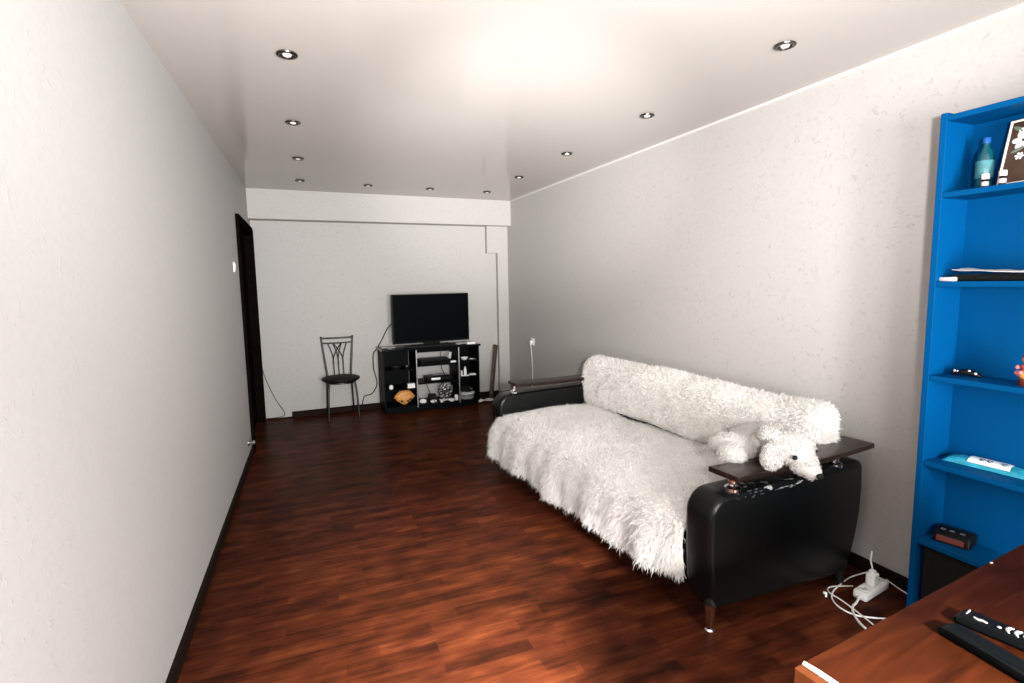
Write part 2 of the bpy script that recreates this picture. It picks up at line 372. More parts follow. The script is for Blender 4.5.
# wall behind the camera with its window
WX0, WX1, WZ0, WZ1 = 0.4, 2.1, 0.15, 1.96
bm = bmesh.new()
for x0, x1, z0, z1 in ((-.2, WX0, 0, H), (WX1, 3.4, 0, H), (WX0, WX1, 0, WZ0), (WX0, WX1, WZ1, H)):
    box(bm, ((x0+x1)/2, Y0-.1, (z0+z1)/2), (x1-x0, .2, z1-z0))
struct('wall_front', bm, 'unseen_wall_dark')
bm = bmesh.new()
for x in (WX0+.03, (WX0+WX1)/2, WX1-.03): box(bm, (x, Y0-.08, (WZ0+WZ1)/2), (.06, .06, WZ1-WZ0), .006)
for z in (WZ0+.03, WZ1-.03): box(bm, ((WX0+WX1)/2, Y0-.08, z), (WX1-WX0, .058, .06), .006)
struct('window_1', bm, 'white_plastic')
# boxed beam under the ceiling and the boxed-in pipe in the corner
BF = 6.204
bm = quadbox(bmesh.new(), [(-.02, BF-.001), (2.985, BF+SL*2.985), (2.985, wb(2.985)+.01), (-.02, wb(-.02)+.01)], 2.194, H+.01)
struct('trim_1', bm, 'wall_flecked')
bm = quadbox(bmesh.new(), [(2.685, wb(2.685)-.075), (2.975, wb(2.975)-.075), (2.975, wb(2.975)+.01), (2.685, wb(2.685)+.01)], 1.86, 2.20)
quadbox(bm, [(2.828, wb(2.828)-.075), (2.975, wb(2.975)-.075), (2.975, wb(2.975)+.01), (2.828, wb(2.828)+.01)], 0, 1.86)
struct('trim_2', bm, 'wall_flecked')
bm = quadbox(bmesh.new(), [(wr(Y0)-.012, Y0), (wr(Y0)+.01, Y0), (wr(6.35)+.01, 6.35), (wr(6.35)-.012, 6.35)], H-.014, H+.004)
struct('trim_3', bm, 'moulding')
ZB = 0.068
struct('baseboard_left', quadbox(bmesh.new(), [(wl(Y0)-.01, Y0), (wl(Y0)+.016, Y0), (wl(5.12)+.016, 5.12), (wl(5.12)-.01, 5.12)], -.005, ZB), 'baseboard')
struct('baseboard_right', quadbox(bmesh.new(), [(wr(Y0)-.016, Y0), (wr(Y0)+.01, Y0), (wr(6.40)+.01, 6.40), (wr(6.40)-.016, 6.40)], -.005, ZB), 'baseboard')
bm = quadbox(bmesh.new(), [(.297, wb(.297)-.018), (2.828, wb(2.828)-.018), (2.828, wb(2.828)+.01), (.297, wb(.297)+.01)], -.005, ZB)
quadbox(bm, [(.01, wb(.01)-.008), (.297, wb(.297)-.008), (.297, wb(.297)+.01), (.01, wb(.01)+.01)], -.005, .012)
quadbox(bm, [(2.828, wb(2.828)-.09), (2.955, wb(2.955)-.09), (2.955, wb(2.955)-.06), (2.828, wb(2.828)-.06)], -.005, ZB)
struct('baseboard_back', bm, 'baseboard')
# door: casing, leaf, handle, hinges
door = bpy.data.objects.new('door_1', None); COL.objects.link(door); door['kind'] = 'structure'
bm = bmesh.new()
box(bm, (wl(DY0)-.05, DY0-.02, 1.045), (.15, .075, 2.09), .004)
box(bm, (wl(DY1)-.05, DY1+.02, 1.045), (.15, .075, 2.09), .004)
box(bm, (wl(5.77)-.05, (DY0+DY1)/2, DZ+.0), (.15, DY1-DY0+.11, .085), .004)
obj('door_frame', bm, 'door', door, kind='structure')
bm = B((-.075, (DY0+DY1)/2, 1.02), (.04, DY1-DY0-.08, 2.02), .003)
for z0, z1 in ((.15, .85), (.98, 1.92)):
    for y0, y1 in ((5.36, 5.72), (5.82, 6.18)):
        box(bm, (-.054, (y0+y1)/2, (z0+z1)/2), (.012, y1-y0, z1-z0), .004)
obj('door_leaf', bm, 'door', door, kind='structure')
bm = T([(-.05, 5.33, 1.0), (-.012, 5.33, 1.0), (-.012, 5.44, 1.0)], .009, 10)
lathe(bm, [(0, 0), (.026, 0), (.024, .007), (0, .007)], (-.054, 5.33, 1.0), 20, (0, math.pi/2, 0))
obj('door_handle', bm, 'steel', door, True, kind='structure')

# ------------------------------------------------------------------ ceiling downlights
def make_downlight():
    t = thing('ceiling_downlight', 'x', 'ceiling light', (0, 0, H), 0, 'recessed ceiling downlights')
    obj('ring', L([(.028, -.001), (.043, -.0005), (.0455, -.004), (.044, -.008), (.036, -.011), (.029, -.009), (.0265, -.004), (.028, -.001)], sides=32), 'dark_chrome', t, True)
    obj('reflector', L([(0, -.0015), (.028, -.0015), (.0285, -.0025), (.0, -.0025)], sides=24), 'chrome', t, True)
    obj('bulb', L([(0, -.0026), (.017, -.0026), (.019, -.006), (.017, -.0105), (.010, -.013), (0, -.0138)], sides=24), 'bulb', t, True)
    return t
dl = make_downlight()
xl_, xr_, ys_, dy_ = 0.512, 2.50, 2.6405, 1.0272
spots = [(0.502, 2.624, 'largest downlight of the left-wall row, nearest the viewer'),
 (0.505, 3.667, 'second downlight from the front in the left-wall row'),
 (0.522, 4.670, 'third downlight from the front in the left-wall row, next to the corner one'),
 (0.528, 5.626, 'downlight in the far left corner by the beam, above the chair'),
 (1.175, 5.720, 'downlight in front of the beam between the chair and the television'),
 (1.827, 5.752, 'downlight in front of the beam directly above the television'),
 (2.479, 5.771, 'downlight in front of the beam nearest the pipe box corner'),
 (2.504, 4.874, 'downlight of the right-wall row farthest from the viewer'),
 (2.516, 3.884, 'downlight of the right-wall row third from the front'),
 (2.543, 2.859, 'downlight of the right-wall row second from the front'),
 (2.530, 1.835, 'largest downlight of the right-wall row, nearest the blue bookcase')]
for i, (x, y, lb) in enumerate(spots):
    o = dl if i == 0 else dup(dl, (x, y, H))
    o.location = (x, y, H); o['label'] = lb + ', dark ring'

# ------------------------------------------------------------------ light switch, outlet, door stop, wall cables
t = thing('light_switch', 'small white light switch on the left wall before the door', 'light switch', (wl(4.82), 4.82, 1.648))
obj('cover_plate', B((.005, 0, 0), (.010, .082, .082), .004), 'white_plastic', t)
obj('rocker', B((.0115, 0, 0), (.006, .04, .055), .002, (0, .06, 0)), 'white_plastic', t)
t = thing('door_stop', 'small chrome knob low on the left wall beside the door casing', 'door stop', (wl(4.90)+.002, 4.90, .165))
obj('base', L([(0, 0), (.024, 0), (.022, .008), (.010, .012), (.009, .03), (0, .03)], rot=(0, math.pi/2, 0)), 'chrome', t, True)
obj('bumper', L([(0, .028), (.017, .028), (.020, .040), (.014, .052), (0, .055)], rot=(0, math.pi/2, 0)), 'steel', t, True)
ox = wr(5.70)
t = thing('wall_outlet', 'white socket on the right wall beyond the sofa with a plug in it', 'outlet', (ox, 5.70, .785))
obj('cover_plate', B((-.006, 0, 0), (.012, .085, .085), .004), 'white_plastic', t)
obj('plug', box(B((-.026, 0, 0), (.032, .036, .036), .008), (-.03, 0, -.028), (.018, .022, .03), .006), 'white_plastic', t)
o = obj('hanging_cable', T([(ox-.032, 5.70, .745), (ox-.022, 5.70, .66), (ox-.015, 5.695, .5), (ox-.012, 5.70, .3), (ox-.02, 5.69, .1), (ox-.03, 5.66, .004+.003)], .0045, 8, 6), 'white_cable', None, True)
tag(o, 'white cable hanging straight down from the socket beyond the sofa', 'cable')
yb = lambda x: wb(x)-.008
o = obj('wall_cable', T([(.012, yb(.0), .80), (.02, yb(.02), .62), (.055, yb(.06), .45), (.13, yb(.13), .245), (.205, yb(.2), .10), (.222, yb(.22), .05), (.20, yb(.2)-.004, .028), (.13, yb(.13)-.01, .02), (.05, yb(.05)-.012, .02), (.03, yb(.03)-.02, .03)], .0035, 8, 8), 'matte_black', None, True)
tag(o, 'thin black cable drooping down the back wall beside the door', 'cable')

# ------------------------------------------------------------------ dining chair
def chair():
    t = thing('dining_chair', 'dark metal dining chair with black round seat against the back wall', 'chair', (.835, 6.175, 0), math.radians(3))
    z = .42
    prof = [(0, 0), (.15, 0), (.185, .006), (.20, .020), (.198, .036), (.17, .047), (.09, .052), (0, .053)]
    bm = L(prof, (0, 0, z), 40)
    for v in bm.verts: v.co.x *= 1.03; v.co.y *= .98
    obj('seat', bm, 'seat_vinyl', t, True)
    obj('seat_frame', L([(.150, 0), (.166, 0), (.166, -.016), (.150, -.016), (.150, 0)], (0, 0, z), 36), 'dark_metal', t, True)
    for s in (-1, 1):
        obj('leg', T([(s*.135, -.10, z-.008), (s*.150, -.125, z-.12), (s*.163, -.145, .0)], [.0115, .010, .009], 10, 4), 'dark_metal', t, True)
        # rear leg runs on as the back upright, flaring outward above the seat
        obj('leg', T([(s*.150, .205, .0), (s*.142, .175, .2), (s*.132, .150, z-.005)], [.009, .010, .0115], 10, 4), 'dark_metal', t, True)
    bk = obj('backrest', T([(-.172, .222, .885), (0, .229, .882), (.172, .222, .885)], .0105, 10, 6), 'dark_metal', t, True)
    bmb = T([(-.166, .212, .828), (0, .219, .825), (.166, .212, .828)], .0085, 10, 6)
    obj('rail', bmb, 'dark_metal', bk, True)
    for s in (-1, 1):
        bm = T([(s*.128, .150, z-.004), (s*.132, .168, z+.06), (s*.150, .198, .66), (s*.172, .222, .888)], [.0105, .0115, .0115, .010], 10, 6)
        ell(bm, (s*.172, .222, .894), (.015, .013, .013), 2)
        obj('upright', bm, 'dark_metal', bk, True)
    # slats: parallel bars that fan into crossing curves at the top
    for x0, x1 in ((-.052, -.105), (-.052, .045), (0, -.048), (0, .048), (.052, -.045), (.052, .105)):
        obj('slat', T([(x0, .155, z+.045), (x0, .178, z+.14), (x0*.98+.02*x1, .192, z+.235), (x0*.6+x1*.4, .204, z+.32), (x1, .215, .827)], .0056, 8, 6), 'dark_metal', bk, True)
    return t
chair()

# ------------------------------------------------------------------ TV stand with its TV and clutter
ang = math.atan(SL)
SX, SYF = 1.290, 6.035
ST = thing('tv_stand', 'black open television stand with shelves and silver posts against the back wall', 'tv stand', (SX, SYF, 0), ang)
WD, DP, HT = 1.150, .36, .755               # local x to the right, y to the wall
x1, x2 = .376, .888
obj('top', B((WD/2, DP/2-.005, HT-.0125), (WD+.03, DP+.03, .025), .004), 'black_gloss', ST)
obj('plinth', B((WD/2, DP/2+.01, .03), (WD-.02, DP-.04, .06), .003), 'black_board', ST)
obj('bottom_board', B((WD/2, DP/2, .071), (WD, DP, .02), .002), 'black_board', ST)
for x in (.009, WD-.009): obj('side_panel', B((x, DP/2, .4055), (.018, DP, .65), .002), 'black_board', ST)
for x in (x1, x2): obj('divider', B((x, DP/2, .4055), (.018, DP-.01, .65), .002), 'black_board', ST)
for x in (x1, x2): obj('post', T([(x, -.012, .06), (x, -.012, .73)], .0085, 12), 'steel', ST, True)
obj('back_panel', B((x1/2, DP-.004, .4055), (x1-.03, .008, .65)), 'black_board', ST)
obj('back_panel', B(((x2+WD)/2, DP-.004, .4055), (WD-x2-.03, .008, .65)), 'black_board', ST)
SHL = {}
def shelf(x0, x1_, z, d=DP-.03):
    obj('shelf', B(((x0+x1_)/2, DP/2, z), (x1_-x0-.0181, d, .016), .002), 'black_board', ST)
shelf(.009, x1, .275); shelf(.009, x1, .50)
shelf(x1, x2, .325); shelf(x1, x2, .535)
shelf(x2, WD-.009, .365); shelf(x2, WD-.009, .555)
obj('apron', B(((x1+x2)/2, .012, .712), (x2-x1-.019, .016, .034), .002), 'black_gloss', ST)
def sw(x, y, z):                             # stand-local to world
    return (SX+x*math.cos(ang)-y*math.sin(ang), SYF+x*math.sin(ang)+y*math.cos(ang), z)
# television
TV = thing('television', 'large black flat screen television on the black stand', 'television', sw(.622, .155, HT), ang+.075)
obj('body', box(B((0, .022, .325), (.955, .030, .575), .005), (0, .048, .26), (.55, .04, .32), .012), 'black_plastic', TV)
obj('screen', B((0, .0055, .330), (.929, .004, .545), .001), 'screen', TV)
obj('bezel', B((0, .005, .0465), (.948, .006, .016), .002), 'black_gloss', TV)
obj('neck', B((0, .038, .03), (.20, .03, .055), .008), 'black_plastic', TV)
obj('foot', B((0, .0, .0065), (.46, .21, .013), .006), 'black_gloss', TV)
o = obj('soundbar', B((0, 0, .014), (.60, .05, .028), .008), 'black_plastic', None, loc=sw(.55, -.0, HT), rot=(0, 0, ang))
tag(o, 'low black bar lying in front of the television foot', 'soundbar')
# the left compartment
def at(o, x, y, z, r=0): o.location = sw(x, y, z); o.rotation_euler = (0, 0, ang+r); return o
def bowl(rx, ry):
    bm = L([(0, 0), (.5, 0), (.8, .012), (1.0, .030), (.97, .030), (.76, .016), (0, .006)], sides=28)
    for v in bm.verts: v.co.x *= rx; v.co.y *= ry
    return bm
o = at(obj('oval_dish', bowl(.052, .045), 'steel', None, True), .155, .08, .508); tag(o, 'larger silver oval dish on the top left shelf of the stand', 'dish', 'silver dishes in the stand')
o = at(obj('oval_dish', bowl(.030, .03), 'steel', None, True), .285, .08, .508); tag(o, 'smaller silver dish beside the larger one on the top left shelf', 'dish', 'silver dishes in the stand')
o = at(obj('white_ball', L([(0, 0), (.016, .002), (.024, .014), (.026, .030), (.02, .046), (.010, .054), (0, .055)]), 'white_plastic', None, True), .085, .05, .283); tag(o, 'small white rounded pot on the middle left shelf of the stand', 'pot')
o = at(obj('white_box', B((0, 0, .027), (.085, .05, .054), .003), 'white_plastic'), .315, .05, .283); tag(o, 'small white carton on the middle left shelf above the gold bag', 'box')
t = thing('gold_bag', 'crumpled gold-brown gift bag at the bottom left of the stand', 'bag', sw(.245, .10, .081), ang)
bm = bmesh.new(); bmesh.ops.create_icosphere(bm, subdivisions=3, radius=1)
for v in bm.verts:
    c = v.co; k = 1-.45*abs(c.z)
    c.x = c.x*.125*(k if c.z > 0 else 1-.55*abs(c.z)); c.y *= .05; c.z = .095+c.z*.095
    c += Vector((random.uniform(-1, 1), random.uniform(-1, 1), random.uniform(-1, 1)))*.006
    c.z = max(c.z, 0.0)
obj('body', bm, 'gold', t)
bm = bmesh.new()
for a in range(6): tube(bm, [(0, -.01, .165), (.02*math.cos(a), -.01, .19), (.045*math.cos(a*1.05), -.012+.01*math.sin(a), .185+.02*math.sin(a*1.7))], .008, 6, 4)
obj('ribbon', bm, 'brown', t, True)
bm = bmesh.new()
bm.free()
for x, z in ((.03, .05), (.06, .07), (-.04, .05)): obj('patch', ell(bmesh.new(), (x, -.046, z), (.016, .008, .014), 2), 'brown', t, True)
# the middle compartment
t = thing('video_player', 'slim black video player on the upper middle shelf under the television', 'video player', sw(.62, .15, .543), ang)
obj('body', B((0, 0, .028), (.36, .24, .048), .004), 'black_plastic', t)
obj('front_panel', B((0, -.121, .028), (.34, .006, .030), .002), 'black_gloss', t)
for x in (-.15, .15): obj('foot', L([(0, 0), (.012, 0), (.012, .006), (0, .006)], (x, -.08, 0), 16), 'matte_black', t)
t = thing('set_top_box', 'black set top box with a white label on the lower middle shelf', 'set top box', sw(.665, .15, .333), ang)
obj('body', B((.0, 0, .030), (.30, .20, .046), .010), 'black_plastic', t)
obj('lid_ridge', B((.03, 0, .058), (.20, .15, .012), .004), 'black_gloss', t)
obj('label_plate', B((-.05, -.1015, .030), (.11, .003, .026), .001), 'white_plastic', t, label='white label')
for x in (-.12, .12): obj('foot', L([(0, 0), (.010, 0), (.010, .009), (0, .009)], (x, -.06, 0), 14), 'matte_black', t)
t = thing('remote_adapter', 'small white adapter at the right end of the upper middle shelf', 'adapter', sw(.835, .07, .543), ang)
obj('body', B((0, 0, .011), (.075, .05, .022), .006), 'white_plastic', t)
obj('plug', B((-.05, 0, .009), (.03, .02, .014), .004), 'white_plastic', t)
o = at(obj('grey_booklet', B((0, 0, .060), (.035, .015, .118), .002, (0, .18, 0)), 'grey_paper'), .815, .13, .545); tag(o, 'grey booklet standing on edge behind the white adapter', 'booklet')
t = thing('spotted_bag', 'grey spotted cloth bag on the bottom middle shelf', 'bag', sw(.765, .17, .081), ang-.05)
bm = bmesh.new(); bmesh.ops.create_icosphere(bm, subdivisions=4, radius=1)
for v in bm.verts:
    c = v.co; d = 1+.09*math.sin(c.x*17)*math.sin(c.z*19+1)*math.sin(c.y*15)
    c.x *= .088*d; c.y *= .07*d; c.z = max(0, .105+c.z*.110*d + .02*c.x/.1)
obj('body', bm, 'mesh_grey', t, True)
o = at(obj('cable_box', box(B((0, 0, .045), (.085, .08, .09), .012), (0, -.041, .045), (.05, .006, .05), .003), 'matte_black'), .585, .12, .081); tag(o, 'black cube shaped box left of the spotted bag', 'box')
def sheet(w_, d_, h_, seed, nx=10, ny=6):
    r = random.Random(seed); bm = bmesh.new(); P = [r.uniform(0, 6) for _ in range(4)]
    g = [[bm.verts.new(((i/nx-.5)*w_, (j/ny-.5)*d_, h_*(.5+.5*math.sin(P[0]+i*.9)*math.cos(P[1]+j*.8)))) for j in range(ny+1)] for i in range(nx+1)]
    for i in range(nx):
        for j in range(ny): bm.faces.new((g[i][j], g[i+1][j], g[i+1][j+1], g[i][j+1]))
    geo = bmesh.ops.extrude_face_region(bm, geom=bm.faces[:])
    bmesh.ops.translate(bm, vec=(0, 0, .003), verts=[e for e in geo['geom'] if isinstance(e, bmesh.types.BMVert)])
    return bm
def crumple(s, seed, sub=3):
    r = random.Random(seed); bm = bmesh.new(); bmesh.ops.create_icosphere(bm, subdivisions=sub, radius=1)
    for v in bm.verts:
        k = 1+r.uniform(-.16, .16); v.co = Vector((v.co.x*s[0]*k, v.co.y*s[1]*k, max(0, s[2]+v.co.z*s[2]*k)))
    return bm
o = at(obj('paper_scrap', sheet(.19, .10, .030, 3), 'paper'), .745, .03, .083); tag(o, 'creased white paper at the front of the bottom middle shelf', 'paper', 'papers in the stand')
o = at(obj('crumpled_tissue', crumple((.038, .03, .026), 5), 'paper'), .455, .06, .082); tag(o, 'crumpled white tissue at the left of the bottom middle shelf', 'tissue')
o = at(obj('crumpled_tissue', crumple((.036, .02, .018), 6), 'paper'), .575, .035, .082); tag(o, 'crumpled white tissue in front of the black cube shaped box', 'tissue')
o = at(obj('white_cup', L([(0, 0), (.02, 0), (.027, .06), (.024, .06), (.018, .004), (0, .004)]), 'white_plastic', None, True), .865, .05, .082); tag(o, 'small white cup at the right of the bottom middle shelf', 'cup')
for i, (pts, lb) in enumerate((
    ([(.66, -.02, .775), (.665, -.022, .70), (.66, -.03, .60), (.67, -.028, .50), (.70, -.02, .43), (.72, -.015, .402)], 'black cable hanging from the television front to the set top box'),
    ([(.75, .0, .566), (.77, -.02, .50), (.78, -.02, .44), (.80, .0, .39), (.81, .03, .342)], 'short black cable bridging the two middle shelves'),
    ([(.46, .02, .337), (.48, -.015, .325), (.52, -.02, .22), (.56, -.01, .14), (.585, .0, .095), (.64, .0, .092)], 'black cable trailing off the lower middle shelf'))):
    o = obj('loose_cable', T([sw(*p) for p in pts], .0042, 7, 7), 'matte_black', None, True); tag(o, lb, 'cable', 'cables in the stand')
# the right compartment
o = at(obj('white_tray', bowl(.045, .04), 'white_plastic', None, True), .985, .07, .563); tag(o, 'small white dish on the upper right shelf of the stand', 'dish', 'white dishes in the stand')
o = at(obj('paper_or_reflection', sheet(.065, .05, .01, 8), 'paper'), 1.075, .05, .564); tag(o, 'small folded paper on the upper right shelf of the stand', 'paper', 'papers in the stand')
t = thing('white_tube', 'upright white tube standing on the middle right shelf', 'tube', sw(.985, .06, .373), ang)
obj('body', L([(0, 0), (.017, 0), (.018, .005), (.017, .075), (.011, .082), (0, .082)]), 'white_plastic', t, True)
obj('cap', L([(.0, .080), (.010, .080), (.010, .103), (.008, .106), (0, .106)]), 'white_plastic', t, True)
o = at(obj('white_bracket', box(B((-.05, 0, .035), (.014, .05, .07), .003), (.0, 0, .005), (.09, .05, .010), .003), 'white_plastic'), .975, .025, .373); tag(o, 'white angled bracket lying beside the white tube', 'bracket')
o = at(obj('flat_carton', B((0, 0, .009), (.075, .06, .018), .006), 'white_plastic'), 1.075, .05, .373); tag(o, 'flat white carton to the right of the white tube', 'carton')
t = thing('plastic_tub', 'clear plastic tub of odds and ends at the bottom right of the stand', 'tub', sw(1.01, .11, .081), ang)
obj('tub', L([(0, 0), (.088, 0), (.098, .055), (.102, .060), (.094, .060), (.085, .006), (0, .006)], sides=30), 'glass_tub', t, True)
obj('lid', L([(0, .062), (.103, .062), (.105, .072), (.08, .078), (0, .080)], sides=30), 'white_plastic', t, True)
t = thing('cable_coil', 'grey coiled cable lying on top of the plastic tub', 'cable', sw(1.01, .11, .163), ang)
bm = bmesh.new()
for k in range(5):
    tube(bm, [(.062*math.cos(a*.35)*(1+.05*k), .05*math.sin(a*.35), .006+.012*k+.004*math.sin(a*.7+k)) for a in range(19)], .005, 6, 0)
obj('coil', bm, 'matte_black', t, True)
obj('tie', L([(.006, -.01), (.012, -.01), (.012, .012), (.006, .012), (.006, -.01)], (.062, 0, .03), 12, (math.pi/2, 0, 0)), 'white_plastic', t)
# on top of the stand
o = at(obj('white_box', B((0, 0, .013), (.105, .07, .026), .006), 'white_plastic'), 1.055, .035, HT); tag(o, 'flat white case on the right end of the stand top', 'box')
o = at(obj('paper_or_reflection', sheet(.15, .11, .016, 4), 'grey_paper'), .925, .075, HT+.001); tag(o, 'pale folded papers on the stand top beside the flat white case', 'paper', 'papers in the stand')
o = at(obj('paper_or_reflection', sheet(.15, .12, .010, 12), 'grey_paper'), .085, .12, HT+.001); tag(o, 'pale sheet standing for the wall reflection on the left end of the stand top', 'paper', 'papers in the stand')  # added pale sheet in place of the wall's reflection in the glossy top
# cable from the television down the wall
o = obj('television_cable', T([(1.47, 6.385, 1.03), (1.405, 6.42, .96), (1.33, 6.428, .82), (1.262, 6.41, .72), (1.225, 6.40, .66), (1.222, 6.41, .50), (1.245, 6.42, .39), (1.255, 6.42, .31), (1.235, 6.42, .25), (1.185, 6.425, .185), (1.11, 6.425, .17), (1.085, 6.425, .12), (1.07, 6.412, .045)], .0058, 8, 8), 'matte_black', None, True)
tag(o, 'black cable running from the television down the wall left of the stand', 'cable')
# leaning board and paper on the floor
t = thing('leaning_board', 'narrow worn brown board leaning on the wall beside the stand', 'board', (2.655, 6.27, 0))
a0, a1 = Vector((-.012, 0, .004)), Vector((.118, .150, .675))
d = a1-a0; q = d.to_track_quat('Z', 'X'); ctr = (a0+a1)/2
bm = B((0, 0, 0), (.075, .030, d.length), .003); bmesh.ops.rotate(bm, cent=(0, 0, 0), matrix=q.to_matrix(), verts=bm.verts); bmesh.ops.translate(bm, vec=ctr+Vector((0, 0, .006)), verts=bm.verts)
obj('plank', bm, 'stick', t)
bm = B((0, 0, d.length/2-.02), (.078, .034, .05), .004); bmesh.ops.rotate(bm, cent=(0, 0, 0), matrix=q.to_matrix(), verts=bm.verts); bmesh.ops.translate(bm, vec=ctr+Vector((0, 0, .006)), verts=bm.verts)
obj('end_cap', bm, 'brown', t)
o = obj('floor_paper', sheet(.33, .11, .035, 21), 'paper', None, loc=(2.515, 6.215, .002), rot=(0, 0, .28)); tag(o, 'folded white paper lying on the floor between stand and sofa', 'paper')

# ------------------------------------------------------------------ sofa and its throws
SA = math.radians(3.0)
SO = Vector((2.01, 1.632, 0))
def so(u, v, z): return (SO.x+u*math.cos(SA)-v*math.sin(SA), SO.y+u*math.sin(SA)+v*math.cos(SA), z)
SF = thing('sofa', 'black leather sofa with wooden arm boards along the right wall', 'sofa', tuple(SO), SA)
LEN = 2.39; PT = .16
def arc(cx, cz, r, a0, a1, n=8):
    return [(cx+r*math.cos(math.radians(a0+(a1-a0)*i/n)), cz+r*math.sin(math.radians(a0+(a1-a0)*i/n))) for i in range(n+1)]
panel = [(.035, .105), (.010, .20), (.0, .35), (.0, .46)] + arc(.10, .50, .10, 180, 95, 8) + [(.40, .606), (.70, .612), (.90, .616)] + arc(.925, .575, .042, 80, 0, 5) + [(.972, .48), (.966, .36), (.945, .25), (.912, .14), (.885, .07), (.80, .065)]  # rear bottom drawn lower to stand in for the shadow under the sofa end
for v0 in (0, LEN-PT):
    bm = prism(bmesh.new(), panel, 'y', v0, v0+PT, .028, 4)
    obj('arm_panel', bm, 'leather' if v0 == 0 else 'leather_far', SF, True)
    bm = bmesh.new()
    n = 22; v_c = v0+PT/2-.008; UA, UB = (.100, 1.030) if v0 == 0 else (.140, .985)
    def zb_(u): return .653+.010*abs(2*(u-UA)/(UB-UA)-1)**2
    ol = [(UA+(UB-UA)*i/n, zb_(UA+(UB-UA)*i/n)) for i in range(n+1)]
    bm = prism(bm, ol + [(u, z+.023) for u, z in ol[::-1]], 'y', v_c-.090, v_c+.068, .004, 2)
    if v0 == 0: bmesh.ops.rotate(bm, cent=(.55, v_c, .65), matrix=Euler((0, 0, math.radians(2.0))).to_matrix(), verts=bm.verts)
    arm = obj('arm_board', bm, 'armwood', SF, True)
    for u in (.152, .80):
        vv = v_c-.035 if v0 == 0 else v_c-.02
        obj('arm_post', L([(0, .598), (.034, .598), (.034, .611), (.026, .617), (.019, .620), (.017, .636), (.022, zb_(u)+.001), (0, zb_(u)+.001)], (u, vv, .002), 28), 'chrome', arm, True)
for v in (.03, LEN-.03):
    for u in (.035, .87):
        obj('leg', L([(0, 0), (.020, 0), (.021, .008), (.015, .014), (.022, .09), (.026, .125), (0, .125)], (u, v, .0), 20), 'chrome' if u < .5 else 'matte_black', SF, True)  # rear legs coloured black in place of the shadow that hides them
obj('seat_base', B((.46, LEN/2, .23), (.84, LEN-2*PT+.004, .22), .02), 'leather_far', SF)
obj('seat_cushion', B((.43, LEN/2, .38), (.77, LEN-2*PT-.004, .11), .05, None, 4), 'leather_far', SF, True)
obj('backrest', B((.885, LEN/2, .60), (.13, LEN-2*PT+.02, .44), .05, (0, .10, 0), 4), 'leather_far', SF, True)

def strands(name, P, Nn, length, width, parent, m, down=0.35, rand=0.5, curl=0.0, kind='stuff', stray=.5):
    """fur: one tapered, bent blade of hair per root point"""
    n = len(P); P = np.asarray(P); Nn = np.asarray(Nn)
    cl = rng.normal(size=(n, 3))*rand
    L_ = length*(rng.uniform(.55, 1.15, (n, 1))+stray*(rng.random((n, 1)) > .94))
    d1 = Nn+cl*.6; d1 /= np.linalg.norm(d1, axis=1, keepdims=True)
    d2 = Nn*.5+cl+np.array([0, 0, -down]); d2 /= np.linalg.norm(d2, axis=1, keepdims=True)
    d3 = d2+rng.normal(size=(n, 3))*(rand*.5+curl)+np.array([0, 0, -down]); d3 /= np.linalg.norm(d3, axis=1, keepdims=True)
    side = np.cross(d1, rng.normal(size=(n, 3))); side /= np.linalg.norm(side, axis=1, keepdims=True)
    side *= np.where((np.cross(side, d1)*(Nn+.25*d2)).sum(1, keepdims=True) < 0, -1., 1.)
    a = P-Nn*.004; b = a+d1*L_*.42; c = b+d2*L_*.36; e = c+d3*L_*.30
    w_ = width*rng.uniform(.7, 1.3, (n, 1))
    V = np.stack([a-side*w_*.5, a+side*w_*.5, b-side*w_*.5, b+side*w_*.5, c-side*w_*.36, c+side*w_*.36, e], axis=1).reshape(-1, 3)
    base = (np.arange(n)*7)[:, None]
    quads = np.concatenate([base+np.array([0, 1, 3, 2]), base+np.array([2, 3, 5, 4])], axis=0)
    tris = base+np.array([4, 5, 6])
    me = bpy.data.meshes.new(name)
    loops = np.concatenate([quads.ravel(), tris.ravel()]).astype(np.int32)
    nf = len(quads)+len(tris)
    starts = np.concatenate([np.arange(len(quads))*4, len(quads)*4+np.arange(len(tris))*3]).astype(np.int32)
    me.vertices.add(len(V)); me.vertices.foreach_set('co', V.astype(np.float32).ravel())
    me.loops.add(len(loops)); me.loops.foreach_set('vertex_index', loops)
    me.polygons.add(nf); me.polygons.foreach_set('loop_start', starts)
    me.update(calc_edges=True); me.validate()
    me.polygons.foreach_set('use_smooth', np.ones(nf, dtype=bool))
    me.materials.append(M[m]); o = bpy.data.objects.new(name, me); COL.objects.link(o); o.parent = parent
    if kind: o['kind'] = kind
    return o
def surface_points(o, n, keep=None):
    me = o.data; me.calc_loop_triangles()
    tri = np.empty(len(me.loop_triangles)*3, np.int32); me.loop_triangles.foreach_get('vertices', tri); tri = tri.reshape(-1, 3)
    co = np.empty(len(me.vertices)*3, np.float32); me.vertices.foreach_get('co', co); co = co.reshape(-1, 3)
    A, Bq, Cq = co[tri[:, 0]], co[tri[:, 1]], co[tri[:, 2]]
    cr = np.cross(Bq-A, Cq-A); ar = np.linalg.norm(cr, axis=1); nn = cr/np.maximum(ar, 1e-12)[:, None]
    k = rng.choice(len(tri), n, p=ar/ar.sum())
    r1 = np.sqrt(rng.random((n, 1))); r2 = rng.random((n, 1))
    P = A[k]*(1-r1)+Bq[k]*(r1*(1-r2))+Cq[k]*(r1*r2)
    Q = nn[k]
    if keep is not None:
        s = keep(P, Q); P, Q = P[s], Q[s]
    return P, Q

